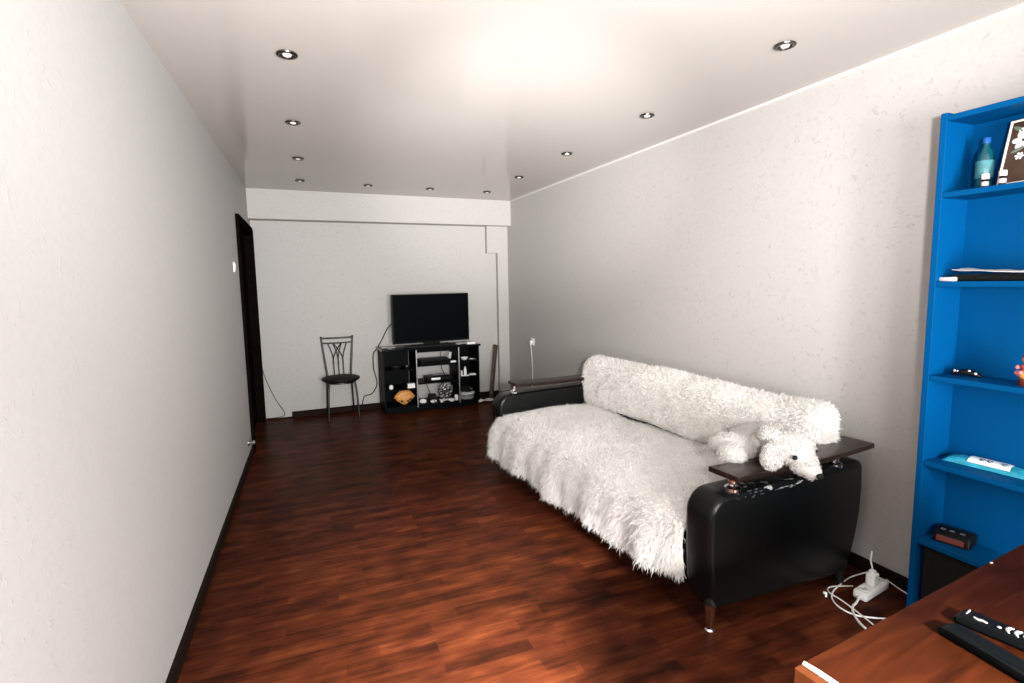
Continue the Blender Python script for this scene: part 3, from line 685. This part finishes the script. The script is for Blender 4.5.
# seat throw: a heavy sheet over the seat that hangs to the floor edge in front
th = thing('seat_throw', 'white shaggy fur throw covering the seat and hanging over its front', 'throw', tuple(SO), SA)
NU, NV = 70, 110
V0, V1 = PT+.010, LEN-PT+.0
prof = catmull([(.80, 0, .462), (.60, 0, .470), (.35, 0, .470), (.15, 0, .468), (.06, 0, .455), (.0, 0, .415), (-.035, 0, .34), (-.040, 0, .26), (-.035, 0, .165)], 8)
pl = [0.0]
for a, b in zip(prof, prof[1:]): pl.append(pl[-1]+(b-a).length)
def prof_at(s):
    s *= pl[-1]
    for i in range(len(pl)-1):
        if s <= pl[i+1] or i == len(pl)-2:
            k = (s-pl[i])/(pl[i+1]-pl[i]); return prof[i].lerp(prof[i+1], min(max(k, 0), 1))
bm = bmesh.new(); G = []
for i in range(NU+1):
    row = []
    for j in range(NV+1):
        s = i/NU; f = j/NV; p = prof_at(s); v = V0+(V1-V0)*f
        fr = min(1, max(0, (s-.55)/.45))             # 0 on the seat, 1 at the hem
        u = p.x - .075*fr*f**1.3 + .016*fr*math.sin(v*13+1.0)+.010*fr*math.sin(v*29)
        if s < .6: u -= .0
        z = p.z + .008*math.sin(v*5+u*4)*(1-fr)+.006*math.sin(v*11-u*9)*(1-fr) - .03*fr*fr*math.sin(f*math.pi)*.3 + .010*fr*math.sin(v*9)
        u += .065*fr*max(0, 1-f/.09)**1.5
        # rounded far front corner
        e = max(0, (f-.93)/.07)
        z -= .03*e*e*(1-fr); u += .05*e*e*fr
        row.append(bm.verts.new((u, v, z)))
    G.append(row)
for i in range(NU):
    for j in range(NV): bm.faces.new((G[i][j], G[i+1][j], G[i+1][j+1], G[i][j+1]))
cloth = obj('cloth', bm, 'fur', th, True)
if cloth.data.polygons[20*NV].normal.z < 0: cloth.data.flip_normals()
P, Q = surface_points(cloth, 130000)
sd = cloth.modifiers.new('thick', 'SOLIDIFY'); sd.thickness = .012; sd.offset = -1
hang = P[:, 2] < .40
strands('fur_pile', np.concatenate([P[~hang]]), np.concatenate([Q[~hang]]), .022, .0034, th, 'fur', .45, .75, .5)
Ph, Qh = surface_points(cloth, 110000, lambda p, q: p[:, 2] < .42)
strands('fur_fringe', Ph, Qh, .045, .0036, th, 'fur', .9, .45, .3)

# back throw: wraps the whole backrest
bt = thing('back_throw', 'white curly fur throw wrapped over the sofa backrest', 'throw', tuple(SO), SA)
bm = bmesh.new()
bmesh.ops.create_cube(bm, size=1)
bmesh.ops.scale(bm, vec=(.19, LEN-2*PT+.085, .385), verts=bm.verts)
bmesh.ops.bevel(bm, geom=bm.edges[:], offset=.075, segments=5, profile=.5, affect='EDGES')
bmesh.ops.subdivide_edges(bm, edges=[e for e in bm.edges if e.calc_length() > .12], cuts=14, use_grid_fill=True)
for v in bm.verts:
    c = v.co
    sh = (c.z+.19)/.38
    c.x += .045*sh
    c.x += .010*math.sin(c.y*9+c.z*14)+.006*math.sin(c.y*23-c.z*19)
    c.z += .008*math.sin(c.y*4.2+1)+.006*math.sin(c.y*11) + (.012*(1-abs(c.y-1.0)/.25) if c.z > 0 and abs(c.y-1.0) < .25 else 0)
bmesh.ops.translate(bm, vec=(.857, LEN/2, .655), verts=bm.verts)
cl2 = obj('cloth', bm, 'fur_back', bt, True)
P, Q = surface_points(cl2, 150000, lambda p, q: (q[:, 0] < .5) & (q[:, 2] > -.6))
strands('fur_pile', P, Q, .028, .0042, bt, 'fur_back', .3, .85, .9)

# plush dog slumped over the near arm board
dg = thing('plush_dog', 'white plush toy dog lying with its head over the near arm board', 'toy', tuple(SO), SA)
def wp(x, y, z):                              # world to sofa-local
    dx, dy = x-SO.x, y-SO.y
    return Vector((dx*math.cos(SA)+dy*math.sin(SA), -dx*math.sin(SA)+dy*math.cos(SA), z))
bm = bmesh.new()
ell(bm, wp(2.555, 1.90, .665), (.16, .17, .125), 3)
ell(bm, wp(2.50, 1.76, .755), (.105, .12, .075), 3)
ell(bm, wp(2.475, 1.665, .745), (.098, .088, .082), 3)          # head
ell(bm, wp(2.468, 1.600, .700), (.060, .062, .052), 3, (.4, 0, 0))  # muzzle
ell(bm, wp(2.478, 1.562, .672), (.040, .040, .034), 3)
ell(bm, wp(2.33, 1.86, .715), (.075, .11, .06), 3, (0, 0, .4))    # foreleg on the seat side
ell(bm, wp(2.27, 1.80, .705), (.06, .065, .05), 3)
dog = obj('body', bm, 'plush', dg, True)
rm = dog.modifiers.new('union', 'REMESH'); rm.mode = 'VOXEL'; rm.voxel_size = .012; rm.use_smooth_shade = True
sm = dog.modifiers.new('soft', 'SMOOTH'); sm.iterations = 6; sm.factor = .6
P, Q = surface_points(dog, 40000, lambda p, q: ~((q[:, 1] < -.2) & (p[:, 1] < -.01) & (p[:, 2] < .70)))
strands('plush_pile', P, Q, .013, .0030, dg, 'plush', .2, .8, .5, stray=0)
for c, s, r in (((2.335, 1.640, .735), (.058, .036, .060), (0, .55, .2)), ((2.40, 1.70, .79), (.07, .05, .035), (0, .5, 0))):
    e = obj('ear', ell(bmesh.new(), wp(*c), s, 3, r), 'plush', dg, True)
    P, Q = surface_points(e, 3500); strands('ear_pile', P, Q, .015, .0045, e, 'plush', .3, .8, .5, stray=0)
obj('eye', ell(bmesh.new(), wp(2.405, 1.588, .734), (.012, .009, .011), 2), 'black_plastic', dg, True)
obj('eye', ell(bmesh.new(), wp(2.53, 1.590, .745), (.009, .007, .009), 2), 'black_plastic', dg, True)
obj('nose', ell(bmesh.new(), wp(2.474, 1.522, .664), (.018, .012, .013), 2), 'matte_black', dg, True)

# ------------------------------------------------------------------ power strip and white cables on the floor
t = thing('power_strip', 'white power strip on the floor behind the sofa end by the wall', 'power strip', (2.935, 1.590, 0), math.radians(10))
bm = B((0, 0, .021), (.215, .062, .042), .010, None, 3)
obj('body', bm, 'white_plastic', t, True)
for x in (-.066, .066):
    s_ = obj('socket', L([(0, .0425), (.021, .0425), (.021, .0405), (.019, .0400), (.019, .0445), (.022, .0445), (.022, .041), (0, .041)], (x, 0, 0), 24), 'white_plastic', t, True)
    bm = bmesh.new()
    for a in (-.009, .009): lathe(bm, [(0, .0432), (.0032, .0432), (.0032, .0426), (0, .0426)], (x+a, 0, 0), 10)
    obj('socket_hole', bm, 'matte_black', s_, label='dark pin holes')
t = thing('plug_adapter', 'white plug standing in the power strip with its lead going up', 'plug', (2.940, 1.591, .0425), math.radians(10))
obj('body', box(B((0, 0, .028), (.052, .040, .055), .008, None, 3), (.0, 0, .062), (.026, .026, .018), .006), 'white_plastic', t, True)
obj('lead', T([(0, 0, .065), (.004, .006, .085), (.020, .02, .105), (.050, .03, .135)], .0036, 8, 6), 'white_cable', t, True)
def cable(pts, lb, r=.004):
    o = obj('floor_cable', T([(x, y, z) for x, y, z in pts], r, 8, 8), 'white_cable', None, True); tag(o, lb, 'cable', 'white cables on the floor')
cable([(2.832, 1.572, .018), (2.79, 1.557, .006), (2.742, 1.54, .005), (2.690, 1.49, .005), (2.655, 1.42, .005), (2.655, 1.35, .005), (2.70, 1.29, .005), (2.80, 1.23, .005)], 'thick white cable from the power strip end curving to the desk', .005)
cable([(3.02, 1.66, .05), (2.96, 1.705, .012), (2.87, 1.69, .006), (2.775, 1.66, .005), (2.718, 1.62, .005), (2.690, 1.565, .005), (2.70, 1.50, .005), (2.745, 1.445, .013), (2.82, 1.42, .006), (2.90, 1.40, .005), (2.97, 1.37, .005)], 'thin white cable making the outer loop on the floor', .0035)
cable([(2.90, 1.655, .006), (2.80, 1.69, .006), (2.745, 1.66, .011), (2.738, 1.59, .011), (2.725, 1.52, .011), (2.705, 1.44, .012), (2.685, 1.36, .012), (2.70, 1.28, .005), (2.74, 1.2, .005)], 'thin white cable crossing inside the loops on the floor', .0032)
cable([(3.062, 1.606, .03), (3.072, 1.56, .012), (3.070, 1.50, .006), (3.066, 1.43, .006), (3.062, 1.40, .006)], 'white lead running along the baseboard towards the bookcase', .0032)
t = thing('cable_clip', 'tiny white clip on the floor cable near the sofa leg', 'clip', (2.716, 1.655, .0), .3)
obj('clip_body', B((0, 0, .014), (.010, .016, .012), .003), 'white_plastic', t)
obj('clip_tab', B((-.006, -.006, .007), (.008, .008, .014), .002), 'white_plastic', t)

# ------------------------------------------------------------------ blue bookcase
ra = math.atan2(-1, .0269)                     # local x runs along the wall towards the camera, local y to the wall... (right-handed: z up)
BO = Vector((2.912, 1.420, 0))
BK = thing('bookcase', 'tall bright blue open bookcase against the right wall', 'bookcase', tuple(BO), math.atan(-.0269)*-1+0)
# local axes: x to the wall (depth), y = -towards camera
BD, BW, BH, PTN = .183, .80, 2.125, .024
obj('side_panel', B((BD/2, -PTN/2, BH/2), (BD, PTN, BH), .002), 'blue', BK)
obj('side_panel', B((BD/2, -BW+PTN/2, BH/2), (BD, PTN, BH), .002), 'blue', BK)
obj('top_board', B((BD/2, -BW/2, BH-.022), (BD-.004, BW-2*PTN, .022), .002), 'blue', BK)
obj('back_panel', B((BD-.004, -BW/2, BH/2), (.008, BW-2*PTN, BH-.02)), 'blue', BK)
SHZ = [1.817, 1.464, 1.077, .713, .366]
for z in SHZ: obj('shelf', B((BD/2-.006, -BW/2, z-.011), (BD-.016, BW-2*PTN, .022), .0025), 'blue', BK)
obj('bottom_board', B((BD/2, -BW/2, .05), (BD-.01, BW-2*PTN, .022), .002), 'blue', BK)
def bk(x, y, z): return (x, y, z)
# top shelf: bottle, two vials, picture
t = thing('water_bottle', 'teal plastic bottle with pale label on the top bookcase shelf', 'bottle', (3.020, 1.314, SHZ[0]))
obj('body', L([(0, 0), (.024, 0), (.028, .006), (.028, .03), (.0265, .036), (.028, .042), (.028, .115), (.024, .140), (.012, .165), (.011, .180), (0, .180)], sides=28), 'teal', t, True)
obj('label_band', L([(.0284, .045), (.0288, .046), (.0288, .110), (.0284, .111)], sides=28), 'label', t, True)
obj('cap', L([(0, .178), (.0135, .178), (.0135, .196), (.012, .199), (0, .199)], sides=20), 'blue_cap', t, True)
def vial(lb, x, y, h, capm='white_plastic'):
    t = thing('medicine_vial', lb, 'vial', (x, y, SHZ[0]), 0, 'small vials on the bookcase')
    obj('body', L([(0, 0), (.010, 0), (.011, .003), (.011, h*.6), (.008, h*.7), (0, h*.7)], sides=18), 'black_plastic', t, True)
    obj('label_band', L([(.0112, h*.12), (.0115, h*.13), (.0115, h*.42), (.0112, h*.43)], sides=18), 'grey_paper', t, True)
    obj('cap', L([(0, h*.62), (.0118, h*.62), (.0122, h*.66), (.0122, h*.97), (.011, h), (0, h)], sides=18), capm, t, True)
vial('small dark vial with bright white cap in front of the teal bottle', 2.950, 1.272, .050)
vial('small dark vial with cream cap beside the floral picture', 2.942, 1.214, .052, 'cream')
t = thing('floral_picture', 'framed picture of white flowers leaning on the top bookcase shelf', 'picture', (2.978, 1.250, SHZ[0]+.003), math.radians(-3))
# local: x to the wall, y along the shelf (negative towards the camera); leaned back
LN = math.radians(13)
def lean(bm):
    bmesh.ops.rotate(bm, cent=(0, 0, 0), matrix=Euler((0, LN, 0)).to_matrix(), verts=bm.verts); return bm
PWD, PHT = .19, .245
bm = bmesh.new()
for y in (-.0035, -PWD+.0035): box(bm, (.006, y, PHT/2), (.016, .007, PHT), .0015)
for z in (.0035, PHT-.0035): box(bm, (.006, -PWD/2, z), (.0155, PWD, .007), .0015)
obj('frame', lean(bm), 'cream', t)
obj('print', lean(B((.006, -PWD/2, PHT/2), (.008, PWD-.012, PHT-.012))), 'pic_dark', t)
bm = bmesh.new()
def flower(y, z, r, n=6):
    for k in range(n):
        a = k*2*math.pi/n+y*40
        ell(bm, (.0015, y+math.cos(a)*r*.6, z+math.sin(a)*r*.6), (.0015, r*.45, r*.32), 2, (a, 0, 0))
for y, z, r in ((-.052, .165, .034), (-.085, .185, .028), (-.05, .105, .014), (-.115, .150, .035), (-.14, .08, .03), (-.15, .2, .022), (-.042, .200, .012)): flower(y, z, r)
obj('blossom', lean(bm), 'petal', t, True, label='white painted blossoms')
for y, z, a in ((-.03, .21, .6), (-.04, .13, -.4), (-.08, .12, .5), (-.095, .22, -.7), (-.12, .11, .9), (-.06, .225, 1.2)):
    obj('leaf', lean(ell(bmesh.new(), (.0012, y, z), (.0012, .022, .007), 2, (a, 0, 0))), 'leaf', t, True, label='grey green painted leaf')
# second shelf
o = obj('eraser', B((0, 0, .0085), (.034, .062, .017), .005, None, 3), 'white_plastic', None, True, loc=(2.943, 1.364, SHZ[1]), rot=(0, 0, -.25)); tag(o, 'small white rounded block at the far end of the second bookcase shelf', 'eraser')
t = thing('black_case', 'flat black case lying on the second shelf of the bookcase', 'case', (3.000, 1.225, SHZ[1]))
obj('body', B((0, 0, .014), (.125, .25, .028), .006), 'black_plastic', t)
obj('latch', B((-.0635, .03, .014), (.004, .03, .012), .001), 'black_gloss', t)
bm = sheet(.155, .30, .010, 33, 8, 12)
for v in bm.verts: v.co.z += .012*(v.co.y/.15) if v.co.y > 0 else 0; v.co.x *= 1-max(0, v.co.y)*2.2
o = obj('newspaper', bm, 'grey_paper', None, loc=(2.990, 1.205, SHZ[1]+.029)); tag(o, 'folded pale grey newspaper lying on the flat black case', 'newspaper')
# third shelf
t = thing('hair_clip', 'dark hair clip with white beads on the third bookcase shelf', 'hair clip', (3.015, 1.318, SHZ[2]), .2)
bm = bmesh.new()
for s in (-1, 1): tube(bm, [(s*.004, -.048, .006), (s*.014, -.02, .016), (s*.016, .01, .018), (s*.006, .046, .008)], [.005, .009, .009, .005], 10, 5)
tube(bm, [(0, -.05, .006), (0, .0, .022), (0, .05, .006)], [.004, .007, .004], 10, 5)
obj('jaw', bm, 'black_plastic', t, True)
for x, y, z in ((-.012, .034, .020), (-.016, .022, .019), (-.016, -.014, .024), (-.014, -.034, .016)):
    obj('bead', ell(bmesh.new(), (x, y, z), (.0052,)*3, 2), 'pearl', t, True, label='white bead')
t = thing('wooden_doll', 'red and orange turned wooden figure at the right end of the third shelf', 'figurine', (2.985, 1.108, SHZ[2]))
obj('base', L([(0, 0), (.024, 0), (.026, .004), (.026, .022), (.022, .026), (0, .026)], sides=24), 'wood_dark', t, True)
obj('body', L([(0, .025), (.020, .026), (.029, .036), (.027, .052), (.016, .060), (0, .062)], sides=24), 'wood_orange', t, True)
obj('collar', L([(0, .060), (.020, .062), (.024, .070), (.018, .080), (0, .083)], sides=24), 'wood_red', t, True)
obj('head', ell(bmesh.new(), (0, 0, .098), (.019, .019, .019), 3), 'wood_orange', t, True)
obj('hat', L([(0, .106), (.020, .108), (.016, .120), (.006, .128), (0, .129)], sides=20), 'wood_dark', t, True)
for dx, dy, z in ((-.012, .026, .068), (-.026, .010, .050), (-.018, .024, .048)): obj('bead', ell(bmesh.new(), (dx, dy, z), (.008,)*3, 2), 'pink', t, True)
# fourth shelf: pack of wipes
t = thing('wet_wipes_pack', 'cyan and white pack of wet wipes on the fourth bookcase shelf', 'wipes', (3.042, 1.235, SHZ[3]), math.radians(6))
bm = bmesh.new(); NX, NYY = 12, 30; top = []; bot = []
for i in range(NX+1):
    rt, rb = [], []
    for j in range(NYY+1):
        a = i/NX*2-1; b_ = j/NYY*2-1
        h = .026*(max(0, 1-abs(a)**3)**.6)*(max(0, 1-abs(b_)**5)**.6)
        wv = .006*math.sin(j*1.3+i)+.005*math.sin(j*.7-i*1.2)
        rt.append(bm.verts.new((a*.042, b_*.135, .004+h*(1+8*wv)))); rb.append(bm.verts.new((a*.042, b_*.135, .0015)))
    top.append(rt); bot.append(rb)
for i in range(NX):
    for j in range(NYY):
        bm.faces.new((top[i][j], top[i+1][j], top[i+1][j+1], top[i][j+1])); bm.faces.new((bot[i][j], bot[i][j+1], bot[i+1][j+1], bot[i+1][j]))
for i in range(NX):
    for j in (0, NYY): bm.faces.new((top[i][j], top[i+1][j], bot[i+1][j], bot[i][j]))
for j in range(NYY):
    for i in (0, NX): bm.faces.new((top[i][j], top[i][j+1], bot[i][j+1], bot[i][j]))
obj('pouch', bm, 'cyan', t, True)
bm = bmesh.new()
def pz(a, b_): return .0062+.026*(max(0, 1-abs(a)**3)**.6)*(max(0, 1-abs(b_)**5)**.6)
g = [[None]*13 for _ in range(9)]
for i in range(9):
    for j in range(13):
        a = -.93+i/8*1.1; b_ = -.62+j/12*1.0
        g[i][j] = bm.verts.new((a*.042, b_*.135, pz(a, b_)+.003))
for i in range(8):
    for j in range(12): bm.faces.new((g[i][j], g[i+1][j], g[i+1][j+1], g[i][j+1]))
obj('label_panel', bm, 'white_film', t, True, label='white printed label')
bm = bmesh.new()
def P3(a, b_): return (a*.042, b_*.135, pz(a, b_)+.0055)
for o_ in (.10, -.08, -.42):
    tube(bm, [P3(-.62, o_), P3(-.30, o_+.02)], .0016, 6)
    tube(bm, [P3(-.62, o_-.09), P3(-.66, o_-.03), P3(-.45, o_-.01), P3(-.36, o_-.07), P3(-.5, o_-.12)], .0016, 6, 4)
obj('lettering', bm, 'navy_ink', t, True)
# fifth shelf: rounded dark device with a red face
t = thing('clock_radio', 'rounded black clock radio with a dull red face on the fifth shelf', 'radio', (3.018, 1.318, SHZ[4]), math.radians(14))
bm = prism(bmesh.new(), [(-.048, 0), (.05, 0), (.055, .015), (.05, .045), (.02, .056), (-.02, .052), (-.045, .030)], 'y', -.068, .062, .014, 4)
obj('body', bm, 'black_plastic', t, True)
bm = B((0, 0, 0), (.006, .095, .024), .0028); bmesh.ops.rotate(bm, cent=(0, 0, 0), matrix=Euler((0, .25, 0)).to_matrix(), verts=bm.verts); bmesh.ops.translate(bm, vec=(-.048, 0, .019), verts=bm.verts)
obj('display', bm, 'radio_red', t, label='dull red face')
for y in (-.035, 0, .03): obj('button', B((-.022, y, .0525), (.008, .018, .006), .002, (0, -.2, 0)), 'steel', t)
t = thing('black_box', 'black box filling the lowest compartment of the bookcase', 'box', (3.003, 1.08, .061))
obj('body', B((0, 0, .130), (.14, .60, .26), .006), 'matte_black', t)
obj('lid', B((0, 0, .267), (.143, .604, .016), .004), 'matte_black', t)

# ------------------------------------------------------------------ desk with remotes
DA = math.radians(6.2)
DO = Vector((1.352, .682, 0))
DK = thing('desk', 'red-brown wooden desk with a chipped white edge in the near corner', 'desk', tuple(DO), DA)
DWD, DDP, DZ_ = 1.22, .56, .75
obj('top', B((DWD/2+.010, -DDP/2, DZ_-.0125), (DWD-.02, DDP, .025), .0025), 'desk', DK)
obj('side_panel', B((.010, -DDP/2, DZ_/2-.0005), (.0195, DDP, DZ_-.001), .002), 'desk_edge', DK)
obj('side_panel', B((DWD-.010, -DDP/2, DZ_/2-.014), (.0195, DDP-.01, DZ_-.028), .002), 'desk_edge', DK)
obj('back_board', B((DWD/2, -.03, .52), (DWD-.045, .016, .40), .002), 'desk', DK)
bm = bmesh.new()
ol = [(.0205, -.003), (.030, -.001), (.0325, -.03), (.031, -.08), (.033, -.16), (.030, -.24), (.0205, -.25)]
prism(bm, ol, 'z', DZ_-.004, DZ_+.0018)
obj('worn_edge', bm, 'worn', DK, label='chipped white edge strip')
def dw(x, y): return (DO.x+x*math.cos(DA)-y*math.sin(DA), DO.y+x*math.sin(DA)+y*math.cos(DA))
o = obj('paper_crumb', crumple((.006, .003, .0018), 9, 2), 'worn', None, loc=(2.128, .760, DZ_)); tag(o, 'tiny white scrap on the far edge of the desk', 'paper scrap')
def remote(lb, tip, end, wd, hgt, buttons):
    tip = Vector(tip); end = Vector(end); d = end-tip; ln = d.length
    a = math.atan2(d.y, d.x)-math.pi/2
    t = thing('remote_control', lb, 'remote control', (tip.x, tip.y, DZ_), a, 'remote controls on the desk')   # local +y runs from the tip along the handset
    bm = bmesh.new(); secs = []
    for s, wf, zf in ((0, .72, .55), (.03, .95, .85), (.12, 1, 1), (.5, .95, 1), (.9, 1, .95), (.98, .9, .8), (1, .7, .5)):
        hw = wd/2*wf; z1 = hgt*zf
        secs.append([bm.verts.new((x, s*ln, z)) for x, z in ((-hw*.85, .001), (hw*.85, .001), (hw, hgt*.35), (hw*.92, z1*.92), (hw*.6, z1), (-hw*.6, z1), (-hw*.92, z1*.92), (-hw, hgt*.35))])
    for p, q in zip(secs, secs[1:]):
        for k in range(8): bm.faces.new((p[k], p[(k+1) % 8], q[(k+1) % 8], q[k]))
    bm.faces.new(secs[0][::-1]); bm.faces.new(secs[-1])
    obj('body', bm, 'remote_black', t, True)
    if buttons:
        obj('power_mark', B((-.008, .016, hgt+.0003), (.022, .0028, .0016), .0006), 'button_white', t)
        bm = bmesh.new(); tube(bm, [(.006, .030, hgt+.0005), (.010, .036, hgt+.0008), (.007, .044, hgt+.0008), (.009, .052, hgt+.0005)], .0024, 8, 5)
        obj('button', bm, 'button_white', t, True)
        obj('button', L([(0, 0), (.0035, 0), (.0035, .0012), (0, .0016)], (.004, .070, hgt), 14), 'button_white', t, True)
        for k in range(3):
            y = .082+k*.0135; bm = T([(-.013, y+.006, hgt), (-.006, y+.001, hgt+.0006), (.003, y, hgt+.0006), (.012, y+.005, hgt)], [.0016, .0036, .0036, .0016], 8, 5)
            obj('button', bm, 'button_white', t, True, label='white crescent button')
        for k in range(3):
            for c in range(3): obj('button', B((-.014+c*.014, .135+k*.014, hgt+.0004), (.009, .007, .002), .0009), 'button_white', t)
    else:
        obj('battery_cover', B((0, ln*.68, hgt-.0003), (wd*.62, ln*.40, .002), .0008), 'remote_black', t)
remote('black remote with white buttons lying nearer the bookcase on the desk', (1.797, .655), (1.835, .465), .052, .021, True)
remote('plain black remote lying face down nearer the chipped edge of the desk', (1.728, .641), (1.712, .450), .050, .021, False)
